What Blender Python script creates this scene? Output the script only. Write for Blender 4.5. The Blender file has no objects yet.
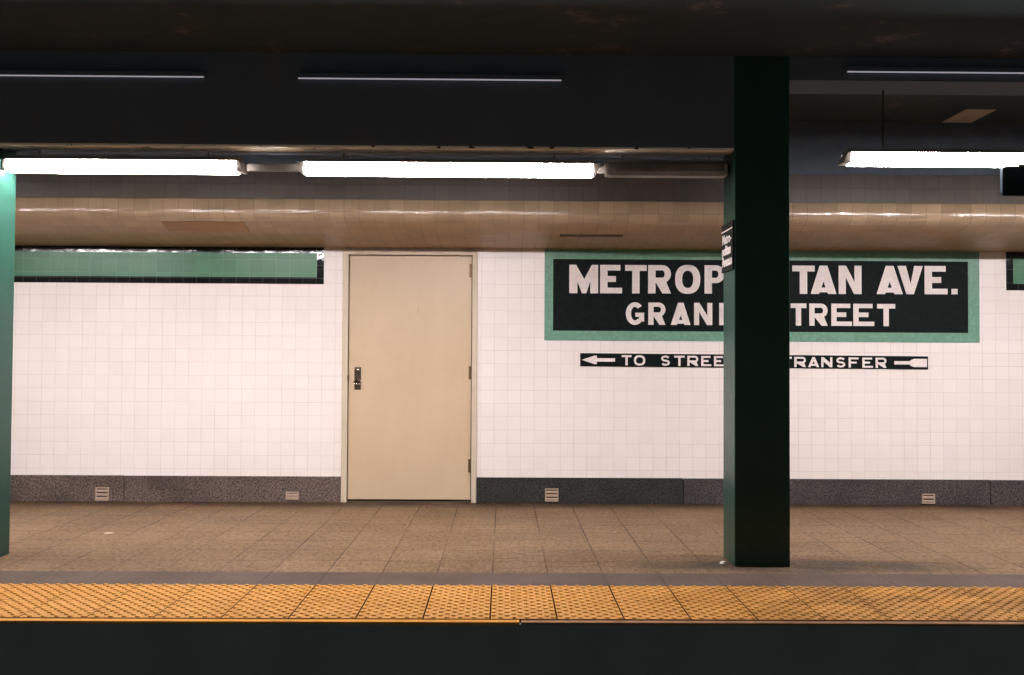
import bpy, bmesh, math, random
from mathutils import Vector, Matrix
random.seed(7)
C = bpy.context.scene.collection
sc = bpy.context.scene

# ------------------------------------------------------------------ camera, world, exposure
H_CAM = 1.18
yaw, pitch, roll = math.radians(0.487), math.radians(1.351), math.radians(0.316)
fw = Vector((math.sin(yaw)*math.cos(pitch), math.cos(yaw)*math.cos(pitch), math.sin(pitch)))
r0 = Vector((math.cos(yaw), -math.sin(yaw), 0))
u0 = r0.cross(fw)
rt = math.cos(roll)*r0 + math.sin(roll)*u0
up = -math.sin(roll)*r0 + math.cos(roll)*u0
cd = bpy.data.cameras.new('camera')
cam = bpy.data.objects.new('camera', cd); C.objects.link(cam)
m = Matrix((rt, up, -fw)).transposed().to_4x4(); m.translation = (0, 0, H_CAM)
cam.matrix_world = m
cd.sensor_width = 36; cd.sensor_fit = 'HORIZONTAL'; cd.lens = 940/1024*36
cd.clip_start = 0.02; cd.clip_end = 100
sc.camera = cam

w = bpy.data.worlds.new('station_air'); sc.world = w; w.use_nodes = True
w.node_tree.nodes['Background'].inputs[0].default_value = (1.0, 1.0, 0.98, 1)
w.node_tree.nodes['Background'].inputs[1].default_value = 0.085
sc.view_settings.view_transform = 'Standard'; sc.view_settings.look = 'None'
sc.view_settings.exposure = 0.0; sc.view_settings.gamma = 1.0
sc.view_settings.use_curve_mapping = False
sc.cycles.max_bounces = 8; sc.cycles.diffuse_bounces = 5; sc.cycles.glossy_bounces = 4
sc.cycles.sample_clamp_indirect = 6
LAMP = 152.0          # radiance of a lit diffuser
SLIM = 0.30          # glow of the added strips that stand for glints on the girder

# ------------------------------------------------------------------ node helpers
def mat(name):
    m = bpy.data.materials.new(name); m.use_nodes = True
    nt = m.node_tree; b = nt.nodes['Principled BSDF']
    return m, nt, b
def N(nt, t, **kw):
    n = nt.nodes.new(t)
    for k, v in kw.items():
        if k in n.inputs.keys() if isinstance(k, str) else False: n.inputs[k].default_value = v
        else: setattr(n, k, v)
    return n
def coords(nt, kind='Object', scale=(1,1,1), rot=(0,0,0), loc=(0,0,0)):
    tc = nt.nodes.new('ShaderNodeTexCoord'); mp = nt.nodes.new('ShaderNodeMapping')
    mp.inputs['Scale'].default_value = scale; mp.inputs['Rotation'].default_value = rot; mp.inputs['Location'].default_value = loc
    nt.links.new(tc.outputs[kind], mp.inputs[0]); return mp.outputs[0]
def noise(nt, vec, scale, detail=4, rough=.55):
    n = nt.nodes.new('ShaderNodeTexNoise'); n.inputs['Scale'].default_value = scale
    n.inputs['Detail'].default_value = detail; n.inputs['Roughness'].default_value = rough
    nt.links.new(vec, n.inputs['Vector']); return n.outputs['Fac']
def ramp(nt, fac, stops):
    r = nt.nodes.new('ShaderNodeValToRGB'); e = r.color_ramp.elements
    while len(e) < len(stops): e.new(.5)
    for el, (p, c) in zip(e, stops):
        el.position = p; el.color = (*c, 1) if len(c) == 3 else c
    nt.links.new(fac, r.inputs[0]); return r.outputs[0]
def mix(nt, fac, a, b, mode='MIX'):
    n = nt.nodes.new('ShaderNodeMix'); n.data_type = 'RGBA'; n.blend_type = mode
    for s, v in ((n.inputs['Factor'], fac), (n.inputs['A'], a), (n.inputs['B'], b)) if False else ((n.inputs[0], fac), (n.inputs[6], a), (n.inputs[7], b)):
        if isinstance(v, (int, float)): s.default_value = v
        elif isinstance(v, tuple): s.default_value = (*v, 1)
        else: nt.links.new(v, s)
    return n.outputs[2]
def mth(nt, op, a, b=None, clamp=False):
    n = nt.nodes.new('ShaderNodeMath'); n.operation = op; n.use_clamp = clamp
    for i, v in enumerate((a, b)):
        if v is None: continue
        if isinstance(v, (int, float)): n.inputs[i].default_value = v
        else: nt.links.new(v, n.inputs[i])
    return n.outputs[0]
def bump(nt, b, h, strength=.3, dist=.002):
    n = nt.nodes.new('ShaderNodeBump'); n.inputs['Strength'].default_value = strength; n.inputs['Distance'].default_value = dist
    nt.links.new(h, n.inputs['Height']); nt.links.new(n.outputs[0], b.inputs['Normal'])
def g3(v): return (v, v, v)

def tile_mat(name, base, var, mortar, rough, ox, oz, pitch=.1095, msize=.0016, axes='XZ', uv=False, dirt=None, bumpd=.0012, ripple=.0):
    """square glazed tile laid on an even grid; colour varies tile by tile"""
    m, nt, b = mat(name)
    if uv: vec = coords(nt, 'UV', loc=(-ox, -oz, 0)); ovec = coords(nt, 'Object')
    else:
        ovec = coords(nt, 'Object')
        sx = nt.nodes.new('ShaderNodeSeparateXYZ'); nt.links.new(ovec, sx.inputs[0])
        cx = nt.nodes.new('ShaderNodeCombineXYZ')
        nt.links.new(mth(nt, 'SUBTRACT', sx.outputs[axes[0]], ox), cx.inputs[0])
        nt.links.new(mth(nt, 'SUBTRACT', sx.outputs[axes[1]], oz), cx.inputs[1])
        vec = cx.outputs[0]
    br = nt.nodes.new('ShaderNodeTexBrick'); br.offset = 0; br.squash = 1
    br.inputs['Color1'].default_value = (0,0,0,1); br.inputs['Color2'].default_value = (1,1,1,1); br.inputs['Mortar'].default_value = (.5,.5,.5,1)
    br.inputs['Scale'].default_value = 1; br.inputs['Mortar Size'].default_value = msize; br.inputs['Mortar Smooth'].default_value = .1
    br.inputs['Brick Width'].default_value = pitch; br.inputs['Row Height'].default_value = pitch
    nt.links.new(vec, br.inputs['Vector'])
    tint = ramp(nt, br.outputs['Color'], [(0, tuple(x*(1-var) for x in base)), (1, tuple(min(x*(1+var), .95) for x in base))])
    big = noise(nt, ovec, 1.3, 5)
    tint = mix(nt, ramp(nt, big, [(.35, g3(.0)), (.75, g3(.35))]), tint, dirt or tuple(x*.8 for x in base))
    mort = mix(nt, ramp(nt, noise(nt, ovec, 2.2, 3), [(.35, g3(0)), (.65, g3(1))]), mortar, tuple((a*.45+c*.55) for a, c in zip(mortar, base)))
    col = mix(nt, br.outputs['Fac'], tint, mort)
    # hairline scuffs
    sc_ = noise(nt, ovec, 9, 6, .7)
    col = mix(nt, ramp(nt, sc_, [(.66, g3(0)), (.74, g3(.35))]), col, tuple(x*.72 for x in base))
    nt.links.new(col, b.inputs['Base Color'])
    rr = mix(nt, br.outputs['Fac'], g3(rough), g3(.8)); nt.links.new(rr, b.inputs['Roughness'])
    h = mth(nt, 'SUBTRACT', 1.0, br.outputs['Fac'])
    tilt = mth(nt, 'MULTIPLY', noise(nt, ovec, 26 if 2 < ripple < 3 else 11, 2), ripple)
    bump(nt, b, mth(nt, 'ADD', h, tilt), .5, bumpd)
    return m

def plain(name, col, rough=.5, metal=0, var=.12, nscale=8, bumps=.0, emit=None, spec=None):
    m, nt, b = mat(name)
    v = coords(nt)
    n = noise(nt, v, nscale, 6, .6)
    nt.links.new(ramp(nt, n, [(.3, tuple(x*(1-var) for x in col)), (.7, tuple(min(1, x*(1+var)) for x in col))]), b.inputs['Base Color'])
    b.inputs['Roughness'].default_value = rough; b.inputs['Metallic'].default_value = metal
    if spec is not None: b.inputs['Specular IOR Level'].default_value = spec
    if bumps: bump(nt, b, noise(nt, v, nscale*6, 5), bumps, .002)
    if emit:
        b.inputs['Emission Color'].default_value = (*emit[0], 1); b.inputs['Emission Strength'].default_value = emit[1]
    return m

M = {}
TX, TZ = -3.473, .27
M['white_tile'] = tile_mat('glazed_white_wall_tile', (.80,.735,.70), .022, (.56,.48,.44), .30, TX, TZ, dirt=(.70,.63,.57), ripple=.5)
M['cove_tile'] = tile_mat('grimy_cream_cove_tile', (.35,.23,.125), .10, (.20,.13,.08), .40, TX, 0, uv=True, dirt=(.27,.17,.09), ripple=1.0, bumpd=.002)
M['nose_tile'] = tile_mat('glossy_cream_nose_tile', (.36,.255,.16), .14, (.10,.07,.045), .10, TX, 0, uv=True, dirt=(.25,.17,.11), ripple=2.2, bumpd=.002)
M['upper_tile'] = tile_mat('dark_upper_tile', (.070,.052,.040), .12, (.035,.026,.02), .45, TX, 0, uv=True, dirt=(.04,.032,.027))  # darker tile tone than the cove below
M['green_tile'] = tile_mat('glazed_green_tile', (.055,.185,.098), .10, (.13,.26,.15), .28, TX, 1.8475, pitch=.1095, axes='XZ', dirt=(.06,.17,.12), ripple=1.2)
M['black_tile'] = tile_mat('glazed_black_tile', (.008,.009,.009), .1, (.07,.08,.07), .07, TX, 1.803, axes='XZ', dirt=(.01,.011,.011), ripple=3.0)
M['field_black'] = tile_mat('small_black_mosaic', (.007,.010,.010), .25, (.012,.015,.015), .45, .404, 1.422, pitch=.0245, msize=.001, dirt=(.008,.010,.010))
M['field_black'].node_tree.nodes['Principled BSDF'].inputs['Specular IOR Level'].default_value = .05
M['border_green'] = tile_mat('small_green_mosaic', (.16,.32,.235), .13, (.12,.25,.18), .3, .333, 1.342, pitch=.0225, msize=.001, dirt=(.13,.27,.20))
M['letter'] = tile_mat('white_letter_mosaic', (.79,.71,.685), .05, (.66,.58,.55), .3, 0, 0, pitch=.0225, msize=.001)
M['grout_edge'] = plain('pale_grout_bead', (.5,.55,.48), .8)
def door_mat():
    m, nt, b = mat('beige_gloss_door_paint')
    v = coords(nt, scale=(1.6, 1, .9))
    c = ramp(nt, noise(nt, v, 1.6, 6, .6), [(.3, (.50,.375,.245)), (.7, (.57,.435,.295))])
    marks = noise(nt, coords(nt, scale=(14, 1, 5)), 1.6, 3, .5)
    c = mix(nt, ramp(nt, marks, [(.70, g3(0)), (.76, g3(.45))]), c, (.40,.32,.16))
    nt.links.new(c, b.inputs['Base Color']); b.inputs['Roughness'].default_value = .38
    bump(nt, b, noise(nt, coords(nt), 7, 3), .12, .004); return m
M['door'] = door_mat()
M['frame'] = plain('beige_frame_paint', (.55,.455,.34), .45, var=.06, nscale=5)
M['gap'] = plain('dark_door_gap', (.05,.03,.015), .9)
M['steel'] = plain('worn_steel', (.55,.50,.43), .22, 1, nscale=30)
M['dark_steel'] = plain('tarnished_steel', (.10,.075,.05), .35, .7, nscale=30)
M['brass'] = plain('dirty_brass_hinge', (.16,.10,.045), .4, .6, nscale=40)
def granite(name, dark, light, scale=75):
    m, nt, b = mat(name); v = coords(nt)
    c = ramp(nt, noise(nt, v, scale, 3, .7), [(.38, dark), (.62, light)])
    c = mix(nt, ramp(nt, noise(nt, v, 3, 5), [(.4, g3(0)), (.7, g3(.5))]), c, tuple(x*.6 for x in dark))
    nt.links.new(c, b.inputs['Base Color']); b.inputs['Roughness'].default_value = .5
    bump(nt, b, noise(nt, v, 90, 3), .2, .001); return m
M['granite_brown'] = granite('brown_grey_granite', (.045,.032,.028), (.20,.15,.13))
M['granite_dark'] = granite('dark_blue_grey_granite', (.016,.016,.015), (.060,.055,.050))
M['granite_mid'] = granite('mid_grey_granite', (.028,.025,.023), (.115,.100,.092))

def floor_mat():
    m, nt, b = mat('worn_brown_platform_pavers')
    v = coords(nt)
    sx = nt.nodes.new('ShaderNodeSeparateXYZ'); nt.links.new(v, sx.inputs[0])
    cx = nt.nodes.new('ShaderNodeCombineXYZ')
    nt.links.new(mth(nt, 'SUBTRACT', sx.outputs[0], -.056), cx.inputs[0]); nt.links.new(mth(nt, 'SUBTRACT', sx.outputs[1], 5.23), cx.inputs[1])
    br = nt.nodes.new('ShaderNodeTexBrick'); br.offset = 0
    for k, val in (('Scale',1),('Mortar Size',.0045),('Mortar Smooth',.2),('Brick Width',.305),('Row Height',.305)): br.inputs[k].default_value = val
    br.inputs['Color1'].default_value = (0,0,0,1); br.inputs['Color2'].default_value = (1,1,1,1)
    nt.links.new(cx.outputs[0], br.inputs['Vector'])
    c = ramp(nt, noise(nt, v, 1.6, 7, .65), [(.25, (.120,.072,.038)), (.5, (.165,.105,.058)), (.75, (.215,.145,.088))])
    hue = noise(nt, coords(nt, scale=(1, 2.2, 1)), 9, 4, .6)
    c = mix(nt, ramp(nt, hue, [(.35, g3(.55)), (.55, g3(0))]), c, (.155,.105,.045))
    c = mix(nt, ramp(nt, hue, [(.50, g3(0)), (.68, g3(.6))]), c, (.20,.125,.095))
    sp = noise(nt, coords(nt, scale=(1, .55, 1)), 42, 6, .8)
    c = mix(nt, ramp(nt, sp, [(.35, g3(.65)), (.5, g3(0))]), c, (.060,.034,.016))
    c = mix(nt, ramp(nt, sp, [(.55, g3(0)), (.72, g3(.55))]), c, (.34,.25,.165))
    streak = noise(nt, coords(nt, scale=(1.2, 7, 1)), 2.5, 5, .6)
    c = mix(nt, ramp(nt, streak, [(.35, g3(.35)), (.55, g3(0))]), c, (.10,.052,.027))
    blot = noise(nt, coords(nt, scale=(3, 3, 1)), 4, 5, .7)
    c = mix(nt, ramp(nt, blot, [(.60, g3(0)), (.75, g3(.4))]), c, (.075,.047,.025))
    tv = ramp(nt, br.outputs['Color'], [(0, g3(.90)), (1, g3(1.07))])
    c = mix(nt, 1.0, c, tv, 'MULTIPLY')
    jv = ramp(nt, noise(nt, v, .9, 3), [(.38, g3(.15)), (.6, g3(1))])
    jf = mth(nt, 'MULTIPLY', br.outputs['Fac'], jv)
    c = mix(nt, jf, c, (.030,.015,.008))
    # darker along the foot of the wall
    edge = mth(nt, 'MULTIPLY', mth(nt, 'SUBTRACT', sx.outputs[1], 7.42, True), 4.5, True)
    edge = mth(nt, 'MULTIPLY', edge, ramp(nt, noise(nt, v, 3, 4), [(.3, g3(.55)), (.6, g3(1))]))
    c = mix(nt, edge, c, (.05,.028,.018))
    # column shadow painted in with some grime round its foot, wider along the platform
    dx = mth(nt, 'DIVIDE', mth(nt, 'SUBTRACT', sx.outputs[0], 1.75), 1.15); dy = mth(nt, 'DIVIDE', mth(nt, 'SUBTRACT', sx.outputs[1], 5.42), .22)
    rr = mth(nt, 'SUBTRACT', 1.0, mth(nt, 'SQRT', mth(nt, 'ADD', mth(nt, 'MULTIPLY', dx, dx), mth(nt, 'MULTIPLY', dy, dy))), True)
    shade_grime = mth(nt, 'MULTIPLY', mth(nt, 'MULTIPLY', rr, 2.2, True), ramp(nt, noise(nt, v, 5, 5), [(.25, g3(.35)), (.6, g3(.85))]))
    c = mix(nt, shade_grime, c, (.045,.036,.028))
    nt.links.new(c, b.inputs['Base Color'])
    nt.links.new(ramp(nt, sp, [(.3, g3(.75)), (.7, g3(.45))]), b.inputs['Roughness'])
    bump(nt, b, mth(nt, 'SUBTRACT', sp, mth(nt, 'MULTIPLY', jf, 2.0)), .35, .002)
    return m
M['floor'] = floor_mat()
def band_mat():
    m, nt, b = mat('blue_grey_border_stone'); v = coords(nt)
    sx = nt.nodes.new('ShaderNodeSeparateXYZ'); nt.links.new(v, sx.inputs[0])
    c = ramp(nt, noise(nt, v, 2.5, 6, .65), [(.3, (.060,.040,.029)), (.7, (.112,.078,.060))])
    c = mix(nt, ramp(nt, noise(nt, v, 45, 5, .8), [(.35, g3(.7)), (.6, g3(0))]), c, (.035,.030,.028))
    # joints every paver
    fr = mth(nt, 'ABSOLUTE', mth(nt, 'SUBTRACT', mth(nt, 'FRACT', mth(nt, 'DIVIDE', mth(nt, 'ADD', sx.outputs[0], 30.5+.056), .305)), .5))
    j = mth(nt, 'MULTIPLY', mth(nt, 'GREATER_THAN', fr, .485), ramp(nt, noise(nt, v, 1.1, 2), [(.4, g3(.1)), (.6, g3(.9))]))
    c = mix(nt, j, c, (.03,.02,.018))
    nt.links.new(c, b.inputs['Base Color']); b.inputs['Roughness'].default_value = .55
    bump(nt, b, noise(nt, v, 120, 3), .3, .002); return m
M['band'] = band_mat()
def yellow_mat():
    m, nt, b = mat('yellow_tactile_rubber'); v = coords(nt)
    sx = nt.nodes.new('ShaderNodeSeparateXYZ'); nt.links.new(v, sx.inputs[0])
    c = ramp(nt, noise(nt, v, 1.4, 5), [(.3, (.50,.255,.055)), (.7, (.64,.35,.095))])
    c = mix(nt, ramp(nt, noise(nt, v, 60, 4, .7), [(.35, g3(.55)), (.55, g3(0))]), c, (.28,.11,.02))
    # heavier soot towards the right-hand end of the strip
    k = mth(nt, 'MULTIPLY', mth(nt, 'SUBTRACT', sx.outputs[0], .6, True), .55, True)
    soot = noise(nt, coords(nt, scale=(1, 2.2, 1)), 2.6, 6, .7)
    sf = mth(nt, 'MULTIPLY', ramp(nt, soot, [(.40, g3(0)), (.58, g3(.9))]), mth(nt, 'ADD', mth(nt, 'MULTIPLY', k, .9), .12))
    c = mix(nt, sf, c, (.07,.035,.012))
    # dome shade painted in, with dirt, on the low ground between the domes
    low = mth(nt, 'LESS_THAN', sx.outputs[2], .0058)
    c = mix(nt, mth(nt, 'MULTIPLY', low, .45), c, (.27,.105,.018))
    nt.links.new(c, b.inputs['Base Color']); b.inputs['Roughness'].default_value = .55; return m
M['yellow'] = yellow_mat()
M['yellow_line'] = plain('dirt_in_panel_joint', (.03,.012,.006), .9)
M['edge_yellow'] = plain('orange_painted_edge', (.42,.19,.03), .6, var=.15, nscale=6)
M['edge_worn'] = plain('worn_brown_edge', (.19,.10,.05), .6, var=.4, nscale=9)
M['concrete_dark'] = plain('sooty_track_concrete', (.17,.19,.185), .9, var=.1, nscale=3, bumps=.3, spec=.1)
def ceil_mat():
    m, nt, b = mat('mottled_soot_ceiling'); v = coords(nt)
    c = ramp(nt, noise(nt, v, 2.2, 7, .7), [(.48, (.050,.066,.072)), (.60, (.064,.068,.072)), (.75, (.20,.16,.15))])
    nt.links.new(c, b.inputs['Base Color']); b.inputs['Roughness'].default_value = .9; b.inputs['Specular IOR Level'].default_value = .1
    bump(nt, b, noise(nt, v, 14, 5), .6, .01); return m
M['ceiling'] = ceil_mat()
M['girder'] = plain('black_girder_paint', (.105,.125,.15), .7, var=.08, nscale=2, spec=.15)
def under_mat():
    m, nt, b = mat('chipped_cream_flange'); v = coords(nt)
    n = noise(nt, coords(nt, scale=(1, 3, 1)), 9, 5, .65)
    c = mix(nt, ramp(nt, n, [(.60, g3(0)), (.64, g3(1))]), (.85,.80,.70), (.04,.035,.03))
    nt.links.new(c, b.inputs['Base Color']); b.inputs['Roughness'].default_value = .7; return m
M['flange'] = under_mat()
M['soot'] = plain('dark_upper_bulkhead', (.10,.12,.15), .8, spec=.1)  # even dark tone for the top of the bulkhead
def column_mat():
    m, nt, b = mat('green_column_gloss'); v = coords(nt)
    c = ramp(nt, noise(nt, v, 3, 6, .65), [(.3, (.013,.046,.034)), (.7, (.018,.064,.046))])
    c = mix(nt, ramp(nt, noise(nt, v, 55, 4, .8), [(.68, g3(0)), (.76, g3(.7))]), c, (.3,.36,.30))
    nt.links.new(c, b.inputs['Base Color']); b.inputs['Roughness'].default_value = .33
    bump(nt, b, noise(nt, v, 20, 4), .15, .003); return m
M['column'] = column_mat()
M['sign_black'] = plain('black_sign_enamel', (.010,.011,.012), .6, var=.05, spec=.15)
M['sign_white'] = plain('white_sign_vinyl', (.80,.74,.72), .5, var=.03)
M['lit'] = plain('lit_tube_diffuser', (.9,.9,.9), .4, var=.0, emit=((1.0,.925,.935), LAMP))
M['glint_glow'] = plain('glowing_glint_strip', (.6,.6,.6), .4, var=.0, emit=((.86,.86,1.0), SLIM))  # glow put in for glints on steel, not a lamp
M['unlit'] = plain('dusty_unlit_diffuser', (.23,.215,.20), .35, var=.25, nscale=6)
M['housing'] = plain('grey_lamp_housing', (.16,.145,.135), .55, var=.12)
M['cap'] = plain('pale_lamp_end_cap', (.35,.31,.28), .4, var=.08)
M['channel'] = plain('dusty_grey_conduit', (.17,.15,.125), .6, var=.15)
M['box'] = plain('dark_teal_box_paint', (.006,.010,.012), .8, var=.1, spec=.03)
M['hatch'] = plain('darker_brown_access_panel', (.27,.13,.035), .6, var=.1, nscale=5)
M['slot'] = plain('sooty_slot_cover', (.05,.04,.03), .7)
M['patch'] = plain('pale_lamp_spill', (.42,.37,.31), .8, var=.15, nscale=6)  # pale tone stands for lamp light on the ceiling
M['gum'] = plain('grey_trodden_scrap', (.42,.34,.26), .8)
M['paper'] = plain('white_paper', (.85,.82,.78), .7)
M['vent'] = plain('dull_aluminium_vent', (.40,.30,.22), .4, .25, nscale=25)
M['vent_dark'] = plain('vent_opening', (.03,.022,.018), .9)

for k, v in (('floor', .12), ('band', .12), ('yellow', .15), ('granite_brown', .12), ('granite_dark', .12), ('granite_mid', .12), ('edge_yellow', .1),
             ('edge_worn', .1), ('yellow_line', .0), ('flange', .1), ('ceiling', .0), ('column', .27), ('border_green', .25), ('letter', .25), ('cove_tile', .22), ('green_tile', .3), ('soot', .05), ('girder', .1), ('concrete_dark', .05)):
    M[k].node_tree.nodes['Principled BSDF'].inputs['Specular IOR Level'].default_value = v
# ------------------------------------------------------------------ mesh helpers
def obj(name, bm, m, parent=None, smooth=False):
    me = bpy.data.meshes.new(name); bm.normal_update(); bm.to_mesh(me); bm.free()
    for x in (m if isinstance(m, (list, tuple)) else [m]): me.materials.append(x)
    if smooth:
        for p in me.polygons: p.use_smooth = True
    o = bpy.data.objects.new(name, me); C.objects.link(o)
    if parent: o.parent = parent
    return o
def tag(o, label, cat, group=None):
    o['label'] = label; o['category'] = cat
    if group: o['group'] = group
    return o
def struct(o, label=None):
    o['kind'] = 'structure'
    if label: o['label'] = label
    return o
def empty(name, loc=(0,0,0)):
    o = bpy.data.objects.new(name, None); o.location = loc; o.empty_display_size = .1; C.objects.link(o); return o
def bx(bm, x0, x1, y0, y1, z0, z1, bev=0, mi=0, seg=2):
    vs = [bm.verts.new((x, y, z)) for x in (x0, x1) for y in (y0, y1) for z in (z0, z1)]
    idx = [(0,1,3,2), (4,6,7,5), (0,4,5,1), (2,3,7,6), (0,2,6,4), (1,5,7,3)]
    fs = [bm.faces.new([vs[i] for i in f]) for f in idx]
    for f in fs: f.material_index = mi
    if bev:
        es = list({e for f in fs for e in f.edges})
        r = bmesh.ops.bevel(bm, geom=es, offset=bev, segments=seg, profile=.5, affect='EDGES', clamp_overlap=True)
        for f in r['faces']: f.material_index = mi
    return fs
def box(name, x0, x1, y0, y1, z0, z1, m, parent=None, bev=0, seg=2):
    bm = bmesh.new(); bx(bm, x0, x1, y0, y1, z0, z1, bev, seg=seg); bmesh.ops.recalc_face_normals(bm, faces=bm.faces)
    return obj(name, bm, m, parent)
def cyl(bm, p, q, r, seg=14, r2=None):
    p, q = Vector(p), Vector(q); d = (q-p).normalized()
    a = d.orthogonal().normalized(); b = d.cross(a); r2 = r if r2 is None else r2
    A = [bm.verts.new(p+(a*math.cos(t)+b*math.sin(t))*r) for t in [2*math.pi*i/seg for i in range(seg)]]
    B = [bm.verts.new(q+(a*math.cos(t)+b*math.sin(t))*r2) for t in [2*math.pi*i/seg for i in range(seg)]]
    for i in range(seg): bm.faces.new((A[i], A[(i+1)%seg], B[(i+1)%seg], B[i]))
    bm.faces.new(A[::-1]); bm.faces.new(B)
def shift(bm, v): bmesh.ops.translate(bm, verts=bm.verts, vec=v)

XL, XR = -6.6, 6.6
WY = 7.77            # face of the tiled wall
GAP = 4.66           # column pitch

# ------------------------------------------------------------------ setting
# tiled wall (with its door opening)
DX0, DX1, DZ1 = -1.332, -.222, 2.071
bm = bmesh.new()
bx(bm, XL, DX0, WY, WY+.15, 0, 2.9); bx(bm, DX1, XR, WY, WY+.15, 0, 2.9); bx(bm, DX0, DX1, WY, WY+.15, DZ1, 2.9)
struct(obj('wall_back', bm, M['white_tile']), 'white glazed tile wall behind the platform')

# bulkhead over the wall: slopes out, rounded nose, upright face, then a set-back face to the ceiling
prof = [(WY+.02, 2.098), (7.60, 2.104), (7.30, 2.117), (7.10, 2.134), (6.905, 2.190), (6.872, 2.206), (6.855, 2.222), (6.85, 2.245), (6.85, 2.335), (6.858, 2.346), (6.885, 2.350)]
prof2 = [(6.885, 2.350), (6.885, 2.56)]
def extrude_profile(name, pts, m, smooth=True):
    bm = bmesh.new(); uvl = bm.loops.layers.uv.new('UVMap')
    s = [0]
    for a, b in zip(pts, pts[1:]): s.append(s[-1]+math.hypot(b[0]-a[0], b[1]-a[1]))
    n = 24
    V = [[bm.verts.new((XL+(XR-XL)*i/n, y, z)) for (y, z) in pts] for i in range(n+1)]
    for i in range(n):
        for j in range(len(pts)-1):
            f = bm.faces.new((V[i][j], V[i][j+1], V[i+1][j+1], V[i+1][j]))
            for l, (a, b) in zip(f.loops, ((i,j),(i,j+1),(i+1,j+1),(i+1,j))):
                l[uvl].uv = (XL+(XR-XL)*a/n, s[b])
    return obj(name, bm, m, smooth=smooth)
cove = extrude_profile('trim_1', prof, [M['cove_tile'], M['nose_tile']])
struct(cove, 'grimy tiled bulkhead above the wall')
for i, p in enumerate(cove.data.polygons): p.material_index = 1 if i % (len(prof)-1) >= 4 else 0
struct(extrude_profile('trim_2', prof2, M['upper_tile'], False), 'dark upper face of the bulkhead')

struct(box('trim_4', XL, XR, 6.880, 7.0, 2.56, 2.95, M['soot']), 'separate dark upper part of the bulkhead')  # the 'soot' material is just an even dark tone
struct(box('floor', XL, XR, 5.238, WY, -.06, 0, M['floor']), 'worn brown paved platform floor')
struct(box('trim_3', XL, XR, 4.921, 5.238, -.06, .0, M['band']), 'blue-grey stone border beside the yellow strip')
bm = bmesh.new(); bx(bm, XL, XR, 4.255, 4.288, -1.25, -.0105); bx(bm, XL, XR, 4.288, 4.5, -1.25, -.0205)
struct(obj('wall_platform', bm, M['concrete_dark']), 'dark face of the platform above the tracks')
struct(box('wall_under', XL, XR, 4.5, WY+.15, -.3, -.06, M['concrete_dark']))
struct(box('floor_trackbed', XL, XR, -3, 4.26, -1.4, -1.25, M['concrete_dark']))
struct(box('ceiling', XL, XR, -2.5, WY+.15, 2.95, 3.1, M['ceiling']), 'black soot-mottled ceiling')

# granite baseboard, cut into slabs
def slab(name, x0, x1, m, z1=.212):
    o = box(name, x0+.0035, x1-.0035, WY-.022, WY, 0, z1, m, bev=.003)
    return struct(o)
slab('baseboard_left', XL, -3.103, M['granite_brown'], .214)
slab('baseboard_left', -3.103, DX0, M['granite_brown'], .212)
slab('baseboard_right', DX1, 1.484, M['granite_dark'], .211)
slab('baseboard_right', 1.484, 4.02, M['granite_mid'], .209)
slab('baseboard_right', 4.02, XR, M['granite_mid'], .207)

# ------------------------------------------------------------------ platform edge and tactile strip
def tactile():
    me = bpy.data.meshes.new('tactile_strip'); V = []; F = []
    y0, y1, z0 = 4.297, 4.921, .004
    t = .305; k0, k1 = -20, 20; ox = -.056; g = .0075
    ym = (y0+y1)/2
    def quadbox(xa, xb, ya, yb, za, zb):
        b = len(V); V.extend([(x, y, z) for x in (xa, xb) for y in (ya, yb) for z in (za, zb)])
        F.extend([tuple(b+i for i in f) for f in [(0,1,3,2), (4,6,7,5), (0,4,5,1), (2,3,7,6), (0,2,6,4), (1,5,7,3)]])
    seg = 8
    for k in range(k0, k1):
        for r, (ya, yb) in enumerate(((y0, ym), (ym, y1))):
            xa, xb = ox+k*t+g/2, ox+(k+1)*t-g/2
            quadbox(xa, xb, ya+(.0015 if r else 0), yb-(0 if r else .0015), -.02, z0)
            p = t/5; q = (yb-ya)/10
            for j in range(10):
                for i in range(5):
                    cx = ox+k*t+(i+(.27 if j % 2 else .77))*p; cy = ya+(j+.5)*q
                    if cx-.0125 < xa or cx+.0125 > xb: cx = min(max(cx, xa+.0125), xb-.0125)
                    b = len(V)
                    for rad, z in ((.0125, z0), (.0105, z0+.0052), (.0075, z0+.0066)):
                        for s in range(seg):
                            a = 2*math.pi*(s+.5)/seg; V.append((cx+rad*math.cos(a), cy+rad*math.sin(a), z))
                    for u_ in (0, seg):
                        for s in range(seg): F.append((b+u_+s, b+u_+(s+1)%seg, b+u_+seg+(s+1)%seg, b+u_+seg+s))
                    F.append(tuple(b+2*seg+s for s in range(seg)))
    me.from_pydata(V, [], F); me.materials.append(M['yellow']); me.update()
    o = bpy.data.objects.new('tactile_strip', me); C.objects.link(o); return o
ts = tag(tactile(), 'yellow studded tactile warning strip along the platform edge', 'tactile paving')
box('joint_dirt', XL, XR, 4.289, 4.921, -.018, .0030, M['yellow_line'], ts)
tag(box('platform_edge_strip', XL, .076, 4.247, 4.2895, -.010, .002, M['edge_yellow'], bev=.002), 'orange-yellow painted edge strip at the left below the studded strip', 'edge strip')
tag(box('platform_edge_strip', .084, XR, 4.249, 4.2895, -.009, .001, M['edge_worn'], bev=.003), 'worn brown unpainted edge strip at the right below the studded strip', 'edge strip')

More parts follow.
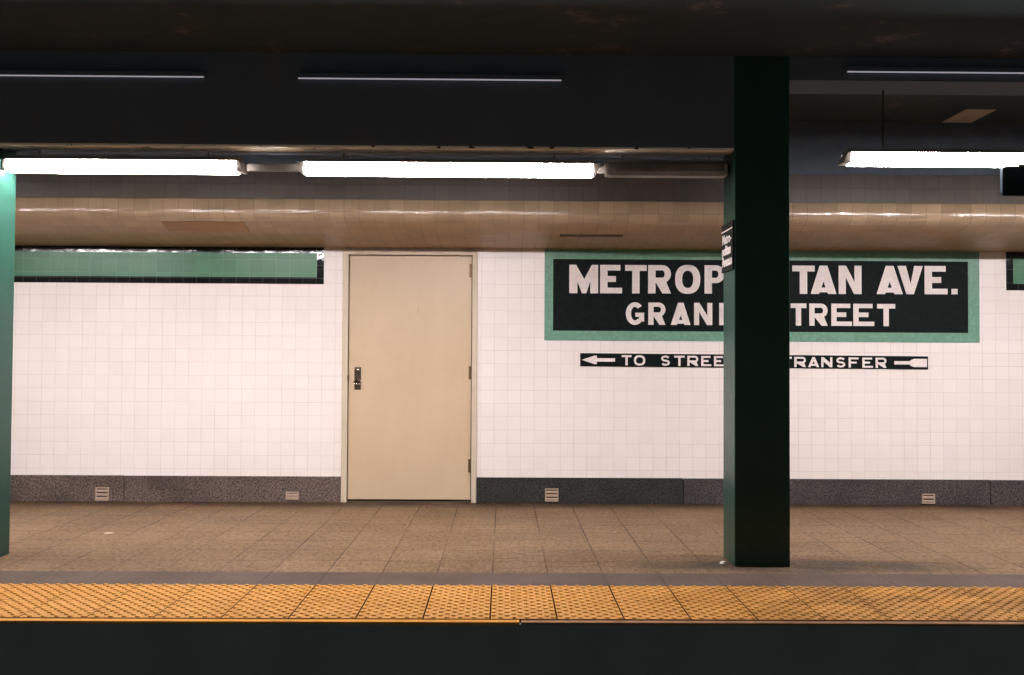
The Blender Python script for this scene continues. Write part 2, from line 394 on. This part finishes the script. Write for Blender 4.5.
# ------------------------------------------------------------------ glyphs
def arc(cx, cy, rx, ry, a0, a1, n=14):
    return [(cx+rx*math.cos(math.radians(a0+(a1-a0)*i/n)), cy+ry*math.sin(math.radians(a0+(a1-a0)*i/n))) for i in range(n+1)]
def glyph(ch, W, Hh, s, a):
    if ch == 'M': return [[(x*W, y*Hh) for x, y in ((0,0),(0,1),(.23,1),(.52,.50),(.78,1),(1,1),(1,0),(.73,0),(.73,.42),(.59,0),(.44,0),(.28,.42),(.28,0))]]
    if ch == 'N': k = s/W; return [[(x*W, y*Hh) for x, y in ((0,0),(0,1),(k,1),(1-k*.95,.42),(1-k*.95,1),(1,1),(1,0),(1-k,0),(k*.95,.60),(k*.95,0))]]
    if ch == 'A':
        c = W*.5; e = s*.52
        return [[(0,0),(c-e,Hh),(c+e,Hh),(W,0),(W-s*1.12,0),(W-s*1.12-.035*W,a*.30),(s*1.12+.035*W,a*.30),(s*1.12,0)],
                [(c-W*.085,a*1.15),(c+W*.085,a*1.15),(c,a*1.15+Hh*.22)]] if s/W > .25 else [[(0,0),(c-e,Hh),(c+e,Hh),(W,0),(W-s*1.1,0),(W-s*1.25-.02*W,a*.75),(s*1.25+.02*W,a*.75),(s*1.1,0)],
                [(c-W*.13,a*1.75),(c+W*.13,a*1.75),(c,a*1.7+Hh*.30)]]
    if ch == 'V': c = W*.5; e = s*.5; return [[(0,Hh),(s*1.15,Hh),(c+W*.02,Hh*.36),(W-s*1.15,Hh),(W,Hh),(c+e,0),(c-e,0)]]
    if ch == 'E': return [[(0,0),(0,Hh),(W*.92,Hh),(W*.92,Hh-a),(s,Hh-a),(s,Hh*.5+a*.55),(W*.72,Hh*.5+a*.55),(W*.72,Hh*.5-a*.5),(s,Hh*.5-a*.5),(s,a),(W,a),(W,0)]]
    if ch == 'F': return [[(0,0),(0,Hh),(W,Hh),(W,Hh-a),(s,Hh-a),(s,Hh*.5+a*.45),(W*.8,Hh*.5+a*.45),(W*.8,Hh*.5-a*.5),(s,Hh*.5-a*.5),(s,0)]]
    if ch == 'T': c = W*.5; return [[(0,Hh),(W,Hh),(W,Hh-a*1.05),(c+s/2,Hh-a*1.05),(c+s/2,0),(c-s/2,0),(c-s/2,Hh-a*1.05),(0,Hh-a*1.05)]]
    if ch == 'L': return [[(0,0),(0,Hh),(s,Hh),(s,a),(W,a),(W,0)]]
    if ch == 'I': return [[(0,0),(0,Hh),(W,Hh),(W,0)]]
    if ch == '.': return [[(0,0),(0,Hh*.19),(W,Hh*.19),(W,0)]]
    if ch in 'PR':
        b = Hh*.37; ry = (Hh-b)/2; rx = min(ry, W*.5); cy = b+ry
        outer = [(0,0),(0,Hh)] + arc(W-rx*1.0, cy, rx, ry, 90, -90)
        if ch == 'R': outer[-1:] = arc(W-rx, cy, rx, ry, -62, -62, 1)[:1]; outer += [(W,0),(W-s*1.15,0),(s*1.02,b+Hh*.02) if s/W < .33 else (s*1.02,b*.98),(s,b),(s,0)]
        else: outer += [(s,b),(s,0)]
        iy = ry-a*.95; ix = max(rx-s*.85, W*.06)
        hole = [(s,cy-iy)] + arc(W-rx, cy, ix, iy, -90, 90) + [(s,cy+iy)]
        return [outer, hole]
    if ch == 'D':
        rx = W*.62; return [[(0,0),(0,Hh)]+arc(W-rx, Hh/2, rx, Hh/2, 90, -90), [(s,a)]+arc(W-rx, Hh/2, rx-s, Hh/2-a, -90, 90)+[(s,Hh-a)]]
    if ch == 'O':
        def sq(rx, ry, n=40, p=2.35):
            o = []
            for i in range(n):
                t = 2*math.pi*i/n; c_, s_ = math.cos(t), math.sin(t)
                o.append((W/2+rx*math.copysign(abs(c_)**(2/p), c_), Hh/2+ry*math.copysign(abs(s_)**(2/p), s_)))
            return o
        return [sq(W/2, Hh*.51), sq(W/2-s*.95, Hh/2-a)]
    if ch == 'G':
        o = arc(W/2, Hh/2, W/2, Hh*.51, 42, 318, 30); o += [(W,Hh*.14),(W,Hh*.54),(W*.52,Hh*.54),(W*.52,Hh*.54-a*.95),(W-s,Hh*.54-a*.95),(W-s,a*1.25)]
        o += arc(W/2, Hh/2, W/2-s, Hh/2-a, 310, 48, 24); return [o]
    if ch == 'S':
        t = (s+a)/2*.92; rx, ry = W/2-t/2, Hh/4-t/4+.0
        pts = arc(W/2, Hh-ry-t/2, rx, ry, 25, 270, 16)[:-1] + arc(W/2, ry+t/2, rx, ry, 90, -155, 16)
        L, R = [], []
        for i, p in enumerate(pts):
            q0 = pts[max(0, i-1)]; q1 = pts[min(len(pts)-1, i+1)]
            dx, dy = q1[0]-q0[0], q1[1]-q0[1]; n = math.hypot(dx, dy) or 1
            L.append((p[0]-dy/n*t/2, p[1]+dx/n*t/2)); R.append((p[0]+dy/n*t/2, p[1]-dx/n*t/2))
        return [L+R[::-1]]
DG = None
def filled(name, loops, depth, m, parent, mw):
    """flat lettering cut from closed outlines, given real thickness"""
    cu = bpy.data.curves.new(name, 'CURVE'); cu.dimensions = '2D'; cu.fill_mode = 'BOTH'; cu.extrude = depth/2
    for lp in loops:
        sp = cu.splines.new('POLY'); sp.points.add(len(lp)-1); sp.use_cyclic_u = True
        for p, (x, y) in zip(sp.points, lp): p.co = (x, y, 0, 1)
    return to_mesh(name, cu, m, parent, mw)
def to_mesh(name, cu, m, parent, mw):
    t = bpy.data.objects.new('t', cu); C.objects.link(t)
    me = bpy.data.meshes.new_from_object(t.evaluated_get(bpy.context.evaluated_depsgraph_get()))
    bpy.data.objects.remove(t); bpy.data.curves.remove(cu)
    me.transform(mw); me.materials.clear(); me.materials.append(m); me.name = name
    for p in me.polygons: p.use_smooth = False
    o = bpy.data.objects.new(name, me); C.objects.link(o); o.parent = parent
    return o
def wallmat(x, z, y): return Matrix(((1,0,0,x),(0,0,-1,y),(0,1,0,z),(0,0,0,1)))   # local xy -> world xz, facing the tracks

ROW1 = [('M',.538,.776),('E',.793,.975),('T',1.0,1.178),('R',1.191,1.38),('O',1.415,1.623),('P',1.659,1.826),('O',1.856,2.063),('L',2.097,2.242),('I',2.276,2.342),('T',2.388,2.574),('A',2.541,2.754),('N',2.774,2.963),('A',3.09,3.307),('V',3.263,3.474),('E',3.489,3.68),('.',3.713,3.763)]
ROW2 = [('G',1.007,1.158),('R',1.193,1.335),('A',1.38,1.543),('N',1.573,1.723),('D',1.781,1.93),('S',2.205,2.338),('T',2.374,2.504),('R',2.529,2.681),('E',2.712,2.883),('E',2.895,3.068),('T',3.093,3.243)]
ROW3 = [('T',.974,1.054),('O',1.075,1.168),('S',1.3,1.372),('T',1.408,1.494),('R',1.517,1.607),('E',1.632,1.715),('E',1.738,1.818),('T',1.847,1.93),('T',2.3,2.382),('R',2.404,2.499),('A',2.518,2.61),('N',2.628,2.719),('S',2.753,2.826),('F',2.855,2.936),('E',2.969,3.056),('R',3.079,3.168)]
def row(parent, R, zl, zr, h, s, a, y):
    x0, x1 = R[0][1], R[-1][2]
    for ch, a0, a1 in R:
        z = zl+(zr-zl)*(a0-x0)/(x1-x0)
        filled('letter', glyph(ch, a1-a0, h, s, a), .004, M['letter'], parent, wallmat(a0, z, y))

# station name tablet
sg = tag(empty('station_name_sign', (2.14, WY, 1.34)), 'large black mosaic station name tablet with green border, partly behind the column', 'sign')
P0 = Vector((2.14, WY, 1.34))
def child(o, root):      # keep world placement under a moved Empty
    for v in o.data.vertices: v.co -= root.location
    return o
def adopt(root):
    for o in root.children: child(o, root)
sx0, sx1, sz0, sz1 = .333, 3.947, 1.342, 2.096
ix0, ix1, iz0, iz1 = .404, 3.852, 1.422, 2.016
bm = bmesh.new()
bx(bm, sx0, sx1, WY-.006, WY+.002, sz0, iz0); bx(bm, sx0, sx1, WY-.006, WY+.002, iz1, sz1)
bx(bm, sx0, ix0, WY-.006, WY+.002, iz0, iz1); bx(bm, ix1, sx1, WY-.006, WY+.002, iz0, iz1)
obj('green_border', bm, M['border_green'], sg)
box('black_field', ix0, ix1, WY-.0065, WY+.002, iz0, iz1, M['field_black'], sg)
row(sg, ROW1, 1.733, 1.743, .235, .061, .046, WY-.008)
row(sg, ROW2, 1.475, 1.475, .184, .043, .036, WY-.008)
adopt(sg)
# direction strip
st = tag(empty('direction_sign', (2.07, WY, 1.12)), 'narrow black tile strip lettered for street and transfer with a left arrow', 'sign')
bm = bmesh.new(); vs = bx(bm, .631, 3.516, WY-.006, WY+.002, 1.128, 1.2375)
for v in bm.verts:
    if v.co.x > 2: v.co.z -= .0108
obj('black_field', bm, M['field_black'], st)
row(st, ROW3, 1.1385, 1.1285, .084, .018, .0155, WY-.008)
zc = 1.182
filled('arrow_head', [[(0,0),(.11,.036),(.125,.034),(.125,-.034),(.11,-.036)]], .004, M['letter'], st, wallmat(.643, zc, WY-.008))
filled('arrow_shaft', [[(0,.014),(.152,.014),(.152,-.014),(0,-.014)]], .004, M['letter'], st, wallmat(.766, zc, WY-.008))
filled('arrow_shaft', [[(0,.014),(.135,.014),(.135,-.014),(0,-.014)]], .004, M['letter'], st, wallmat(3.235, zc-.010, WY-.008))
filled('arrow_tail', [[(0,.022),(.03,.034),(.137,.034),(.137,-.034),(.03,-.034),(0,-.022)]], .004, M['letter'], st, wallmat(3.368, zc-.011, WY-.008))
adopt(st)

# green tile bands with black border
def band(x0, x1, end_left, end_right, label, drop=0):
    r = tag(empty('tile_band', ((x0+x1)/2, WY, 1.79)), label, 'tile panel', 'green tile bands on the wall')
    z0, z1 = 1.795-drop, 2.100; b0, b1 = 1.8495-drop, 2.052
    bm = bmesh.new(); e = .0575
    gx0 = x0+(e if end_left else 0); gx1 = x1-(e if end_right else 0)
    bx(bm, x0, x1, WY-.005, WY-.0002, z0, b0); bx(bm, x0, x1, WY-.005, WY-.0002, b1, z1)
    if end_left: bx(bm, x0, gx0, WY-.005, WY-.0002, b0, b1)
    if end_right: bx(bm, gx1, x1, WY-.005, WY-.0002, b0, b1)
    obj('black_border', bm, M['black_tile'], r)
    box('green_field', gx0, gx1, WY-.005, WY-.0002, b0, b1, M['green_tile'], r)
    adopt(r); return r
band(-6.5, -1.491, False, True, 'long black-edged green tile band on the wall left of the door')
band(4.173, 6.5, True, False, 'black-edged green tile band cut off by the right edge of the photo', .016)

# ------------------------------------------------------------------ door
d = empty('door_1', (-.777, WY, 0)); struct(d, 'beige metal door in the tiled wall'); 
bm = bmesh.new()
fy0, fy1 = WY-.018, WY+.06
lx0, lx1, lz1 = -1.280, -.270, 2.034
bx(bm, DX0, lx0-.006, fy0, fy1, 0, DZ1, .004); bx(bm, lx1+.006, DX1, fy0, fy1, 0, DZ1, .004)
bx(bm, lx0-.008, lx1+.008, fy0+.0005, fy1, lz1+.007, DZ1-.0005)
obj('door_frame', bm, M['frame'], d)
box('door_stop', DX0+.01, DX1-.01, WY+.055, WY+.09, .0, DZ1-.01, M['gap'], d)
box('door_leaf', lx0, lx1, WY+.004, WY+.050, .024, lz1, M['door'], d, bev=.003)
box('threshold', lx0-.005, lx1+.005, WY-.012, WY+.055, 0, .010, M['dark_steel'], d, bev=.003)
lk = box('lock_plate', -1.232, -1.178, WY-.004, WY+.004, .925, 1.112, M['dark_steel'], d, bev=.003)
bm = bmesh.new(); cyl(bm, (-1.205, WY-.03, 1.087), (-1.205, WY-.003, 1.087), .016, 20, .019); obj('lock_cylinder', bm, M['steel'], lk, True)
bm = bmesh.new()   # hooded pull: a curved lip that catches the light
n = 10
for i in range(n):
    a0, a1 = math.pi*i/n, math.pi*(i+1)/n
    p = [(-1.205-.027*math.cos(a), 1.0-.012+.030*math.sin(a)) for a in (a0, a1)]
    for (ya, yb, dz) in ((WY-.004, WY-.036, -.010),):
        vs = [bm.verts.new(c) for c in ((p[0][0], ya, p[0][1]), (p[1][0], ya, p[1][1]), (p[1][0], yb, p[1][1]+dz), (p[0][0], yb, p[0][1]+dz))]
        bm.faces.new(vs)
bmesh.ops.remove_doubles(bm, verts=bm.verts, dist=1e-5)
r = bmesh.ops.solidify(bm, geom=bm.faces[:], thickness=.004)
obj('pull_hood', bm, M['steel'], lk, True)
bm = bmesh.new(); bx(bm, -1.230, -1.180, WY-.034, WY-.003, .962, .985, .008, seg=3); obj('pull_lip', bm, M['steel'], lk, True)
for z in (1.915, 1.070, .305):
    bm = bmesh.new()
    for k in range(3):
        cyl(bm, (-.268, WY-.006, z-.055+k*.037), (-.268, WY-.006, z-.055+k*.037+.034), .0085, 12)
    bx(bm, -.290, -.268, WY-.001, WY+.005, z-.055, z+.055)
    obj('hinge', bm, M['brass'], d)
box('strike', -1.287, -1.279, WY-.0195, WY+.003, .99, 1.045, M['dark_steel'], d)
adopt(d)
def deep(o, root):
    for c_ in o.children:
        child(c_, root); deep(c_, root)
for c_ in d.children: deep(c_, d)

# ------------------------------------------------------------------ baseboard vents
def vent(x, z, w_, h_, label, slats=3):
    r = tag(empty('baseboard_vent', (x, WY-.022, z)), label, 'vent', 'small vents in the baseboard')
    fy = -.010
    bm = bmesh.new(); t = .010
    bx(bm, -w_/2, w_/2, fy, 0, 0, t, .002); bx(bm, -w_/2, w_/2, fy, 0, h_-t, h_, .002)
    bx(bm, -w_/2, -w_/2+t, fy, 0, t, h_-t); bx(bm, w_/2-t, w_/2, fy, 0, t, h_-t)
    obj('vent_frame', bm, M['vent'], r)
    box('vent_opening', -w_/2+t, w_/2-t, -.003, 0, t, h_-t, M['vent_dark'], r)
    for k in range(slats):
        zc = t+(h_-2*t)*(k+.5)/slats
        bm = bmesh.new(); bx(bm, -w_/2+t*.8, w_/2-t*.8, -.012, -.003, zc-.0075, zc+.0065, .002)
        for v in bm.verts:
            if v.co.y < -.008: v.co.z -= .006
        obj('slat', bm, M['vent'], r)
    return r
vent(-3.279, .008, .110, .110, 'brownish louvred vent in the baseboard left of the slab joint, nearest the left column')
vent(-1.727, .022, .105, .066, 'low pale louvred vent in the baseboard just left of the door', 2)
vent(.399, .016, .110, .108, 'bright louvred vent in the dark baseboard right of the door')
vent(3.504, .012, .108, .082, 'pinkish vent in the baseboard under the end of the direction strip, right of the column', 2)

# ------------------------------------------------------------------ columns
def column(x, label):
    r = tag(empty('platform_column', (x, 5.55, 0)), label, 'column', 'platform columns')
    hw = .1595
    bm = bmesh.new(); bx(bm, -hw, hw, -.143, .137, 0, 2.955, .004, seg=2)
    o = obj('shaft', bm, M['column'], r, False)
    return r
c1 = column(-3.115, 'bright green column cut off by the left edge of the photo')
c2 = column(1.4895, 'near-black green column standing in front of the station name tablet')
# end plates (kept small) where the shafts meet the girder
for c_ in (c1, c2):
    bm = bmesh.new()
    for sx_ in (-1, 1):
        vs = [bm.verts.new(p) for p in ((sx_*.158, -.06, 2.40), (sx_*.158, .06, 2.40), (sx_*.158, .06, 2.25), (sx_*.158, -.06, 2.25))]
    bm.free()
# sign wrapped on the side of the column
s = tag(empty('column_sign', (1.33, 5.55, 1.712)), 'small black sign with white lettering on the left side of the dark column', 'sign')
o = box('plate', -.012, -.0005, -.140, .135, .0, .285, M['sign_black'], s, bev=.002)
o = box('white_rule', -.0135, -.0118, -.140, .135, .238, .244, M['sign_white'], s)
for txt, z in (('Metro-', .166), ('politan', .099), ('Avenue', .032)):
    cu = bpy.data.curves.new('line', 'FONT'); cu.body = txt; cu.size = .078; cu.offset = .0026; cu.extrude = .0007; cu.resolution_u = 3
    mw = Matrix(((0,0,-1,-.0128),(-1,0,0,.112),(0,1,0,z),(0,0,0,1)))
    to_mesh('text_line', cu, M['sign_white'], s, mw)

# ------------------------------------------------------------------ girders along the column line
def girder(x0, x1, zb, label, cream=True):
    r = tag(empty('steel_girder', ((x0+x1)/2, 5.55, zb)), label, 'girder', 'girders over the platform edge')
    a, b = x0-(x0+x1)/2, x1-(x0+x1)/2; top = 2.95-zb
    bm = bmesh.new()
    bx(bm, a, b, -.140, .137, .012, top)
    obj('web', bm, M['girder'], r)
    if cream: box('lower_flange', a, b, -.135, -.010, .0, .0125, M['flange'], r, bev=.001)
    return r
XC1, XC2 = -3.115, 1.4895; hw = .1605
girder(XL, XC1-hw, 2.40, 'black girder beyond the left column')
girder(XC1+hw, XC2-hw, 2.402, 'deep black girder with a chipped cream underside spanning between the two columns')
girder(XC2+hw, XR, 2.80, 'shallow black girder right of the dark column', False)

# ------------------------------------------------------------------ lamps
def lamp(x0, x1, z, label, lit=True, hang=.0, group='tube lights over the platform', y=5.56, slant=(.0, .0)):
    """strip fitting: housing on top, prismatic diffuser below, end caps; z = underside of the diffuser"""
    xc = (x0+x1)/2; L = (x1-x0)/2
    r = tag(empty('tube_light', (xc, y, z)), label, 'light', group)
    cap = .018
    bm = bmesh.new()      # diffuser: trapezoid section
    sec = [(-.036, .0), (.036, .0), (.050, .024), (.044, .070), (-.042, .070), (-.052, .024)]
    A = [bm.verts.new((-L+cap, a, b)) for a, b in sec]; B = [bm.verts.new((L-cap, a, b)) for a, b in sec]
    for i in range(6): bm.faces.new((A[i], A[(i+1)%6], B[(i+1)%6], B[i]))
    bm.faces.new(A[::-1]); bm.faces.new(B); bmesh.ops.recalc_face_normals(bm, faces=bm.faces)
    obj('diffuser', bm, M['lit'] if lit else M['unlit'], r)
    bm = bmesh.new(); bx(bm, -L, L, -.036, .075, .0705, .092, .003)
    v8 = [bm.verts.new((x_, y_, z_)) for x_ in (-L, L) for y_, z_ in ((-.036, .0710), (-.104, .0550), (-.104, .0565), (-.036, .0745))]
    for f in ((0,1,5,4), (1,2,6,5), (2,3,7,6), (3,0,4,7), (0,3,2,1), (4,5,6,7)): bm.faces.new([v8[i] for i in f])   # front visor, added to keep lamp light off the ceiling
    bmesh.ops.recalc_face_normals(bm, faces=bm.faces)
    bx(bm, -L, L,   .066, .074, .0155, .072)            # rear skirt, added to cut light on the upper bulkhead and wall top
    obj('housing', bm, M['housing'], r)
    for sg_, sl in ((-1, slant[0]), (1, slant[1])):
        bm = bmesh.new(); x_ = sg_*(L-cap/2); bx(bm, x_-cap/2, x_+cap/2, -.048, .048, .004, .0705, .003)
        for v in bm.verts:
            if sg_*v.co.x > L-cap*.8: v.co.x += sg_*(sl*(.072-v.co.z)/.072 if sl > 0 else -sl*(v.co.z)/.072)
        obj('end_cap', bm, M['cap'], r)
    if hang:
        for sg_ in (-1, 1):
            bm = bmesh.new(); cyl(bm, (sg_*L*.72, .0, .091), (sg_*L*.72, .0, .092+hang), .006, 8); obj('hanger', bm, M['dark_steel'], r)
    return r
ZL = 2.272
lamp(-2.95, -1.565, ZL+.002, 'lit tube light touching the bright green left column', slant=(0, .03), hang=.036)
lamp(-1.20, .535, ZL-.002, 'lit tube light over the beige door, middle of the photo', slant=(-.03, -.03), hang=.036)
lamp(.60, 1.315, ZL, 'unlit grey tube light just left of the dark column', lit=False, hang=.036)
lamp(2.03, 3.62, 2.350, 'lit tube light hung higher, right of the dark column', slant=(.04, 0), hang=.359, y=5.555)
lamp(3.86, 5.5, 2.350, 'lit tube light beyond the right edge of the photo', hang=.359, y=5.555)
lamp(-5.05, -3.30, ZL, 'lit tube light beyond the left column', hang=.036)
tag(box('conduit', -2.95, 1.325, 5.640, 5.665, 2.306, 2.350, M['channel'], bev=.003), 'thin dusty conduit running behind the tube lights between the columns', 'conduit')

def slim(x0, x1, z, label):  # added glowing strips stand for glints along the girder, no real lamps
    r = tag(empty('girder_glint_strip', ((x0+x1)/2, 5.405, z)), label, 'light', 'added glowing strips for glints on the girder')
    L = (x1-x0)/2
    bm = bmesh.new(); bx(bm, -L, L, -.022, .0065, .004, .030, .002); obj('housing', bm, M['girder'], r)
    bm = bmesh.new(); cyl(bm, (-L+.004, -.012, .002), (L-.004, -.012, .002), .0048, 10); obj('glint_rod', bm, M['glint_glow'], r)
    for sg_ in (-1, 1):
        bm = bmesh.new(); cyl(bm, (sg_*L, -.012, .001), (sg_*(L-.006), -.012, .001), .0062, 10); obj('end_cap', bm, M['girder'], r)
    return r
slim(-3.2, -1.731, 2.797, 'slim glowing strip for a glint on the black girder, upper left corner')
slim(-1.20, .328, 2.794, 'slim glowing strip for a glint on the black girder, above the lit tube over the door')
slim(1.973, 3.45, 2.858, 'faint glowing strip for a glint at the upper right of the dark column')

# ------------------------------------------------------------------ small things overhead
hb = tag(empty('hanging_box', (3.055, 5.50, 2.163)), 'shallow dark rounded box hanging below the right tube light', 'box')
bm = bmesh.new(); bx(bm, -.125, .125, -.012, .012, 0, .172, .0)
es = [e for e in bm.edges if abs((e.verts[0].co-e.verts[1].co).y) > .01]
bmesh.ops.bevel(bm, geom=es, offset=.022, segments=5, profile=.5, affect='EDGES')
obj('case', bm, M['box'], hb)
box('bracket', -.03, .03, -.012, .012, .17, .188, M['dark_steel'], hb)
sh = tag(empty('soffit_hatch', (-2.22, 7.1, 2.15)), 'darker orange-brown panel set in the sloping soffit above the left green band', 'panel')
def soffit_z(y):
    pts = sorted(prof[:6])
    for (a, za), (b, zb) in zip(pts, pts[1:]):
        if a <= y <= b: return za+(zb-za)*(y-a)/(b-a)
def soffit_panel(name, x0, x1, y0, y1, m, parent, t=.006):
    bm = bmesh.new(); n = 6; rows = []
    for i in range(n+1):
        y = y0+(y1-y0)*i/n; z = soffit_z(y)
        rows.append([bm.verts.new((x, y, zz)) for x in (x0, x1) for zz in (z-t, z+.004)])
    for a, b in zip(rows, rows[1:]):
        bm.faces.new((a[0], a[2], b[2], b[0])); bm.faces.new((a[1], b[1], b[3], a[3]))
        bm.faces.new((a[0], b[0], b[1], a[1])); bm.faces.new((a[2], a[3], b[3], b[2]))
    bm.faces.new(rows[0]); bm.faces.new(rows[-1][::-1]); bmesh.ops.recalc_face_normals(bm, faces=bm.faces)
    return obj(name, bm, m, parent)
soffit_panel('panel', -2.53, -1.925, 6.915, 7.085, M['hatch'], sh); adopt(sh)
tag(soffit_panel('soffit_slot', .42, .90, 7.105, 7.17, M['slot'], None), 'small dark slot cover in the soffit above the left end of the name tablet', 'panel')
tag(box('ceiling_light_patch', 3.22, 3.43, 6.5, 6.855, 2.943, 2.951, M['patch']), 'pale patch painting lamp light on the dark ceiling above the right tube light', 'patch')  # lamp light spilling onto the ceiling, painted as a pale panel

# ------------------------------------------------------------------ litter
def blob(name, x, y, rx, ry, h, m, label, cat, seed):
    rnd = random.Random(seed); bm = bmesh.new(); n = 11
    ring = [bm.verts.new((x+rx*math.cos(t)*rnd.uniform(.7,1.1), y+ry*math.sin(t)*rnd.uniform(.7,1.1), 0)) for t in [2*math.pi*i/n for i in range(n)]]
    top = [bm.verts.new((x+(v.co.x-x)*.75, y+(v.co.y-y)*.75, h*rnd.uniform(.6,1.2))) for v in ring]
    for i in range(n): bm.faces.new((ring[i], ring[(i+1)%n], top[(i+1)%n], top[i]))
    bm.faces.new(top); bm.faces.new(ring[::-1])
    return tag(obj(name, bm, m), label, cat)
blob('paper_scrap', 1.285, 5.50, .020, .016, .012, M['paper'], 'tiny white paper scrap on the floor at the foot of the dark column', 'litter', 1)
blob('flattened_scrap', -2.648, 6.37, .035, .03, .003, M['gum'], 'small pale trodden scrap on the brown floor at the left, near the wall', 'litter', 2)
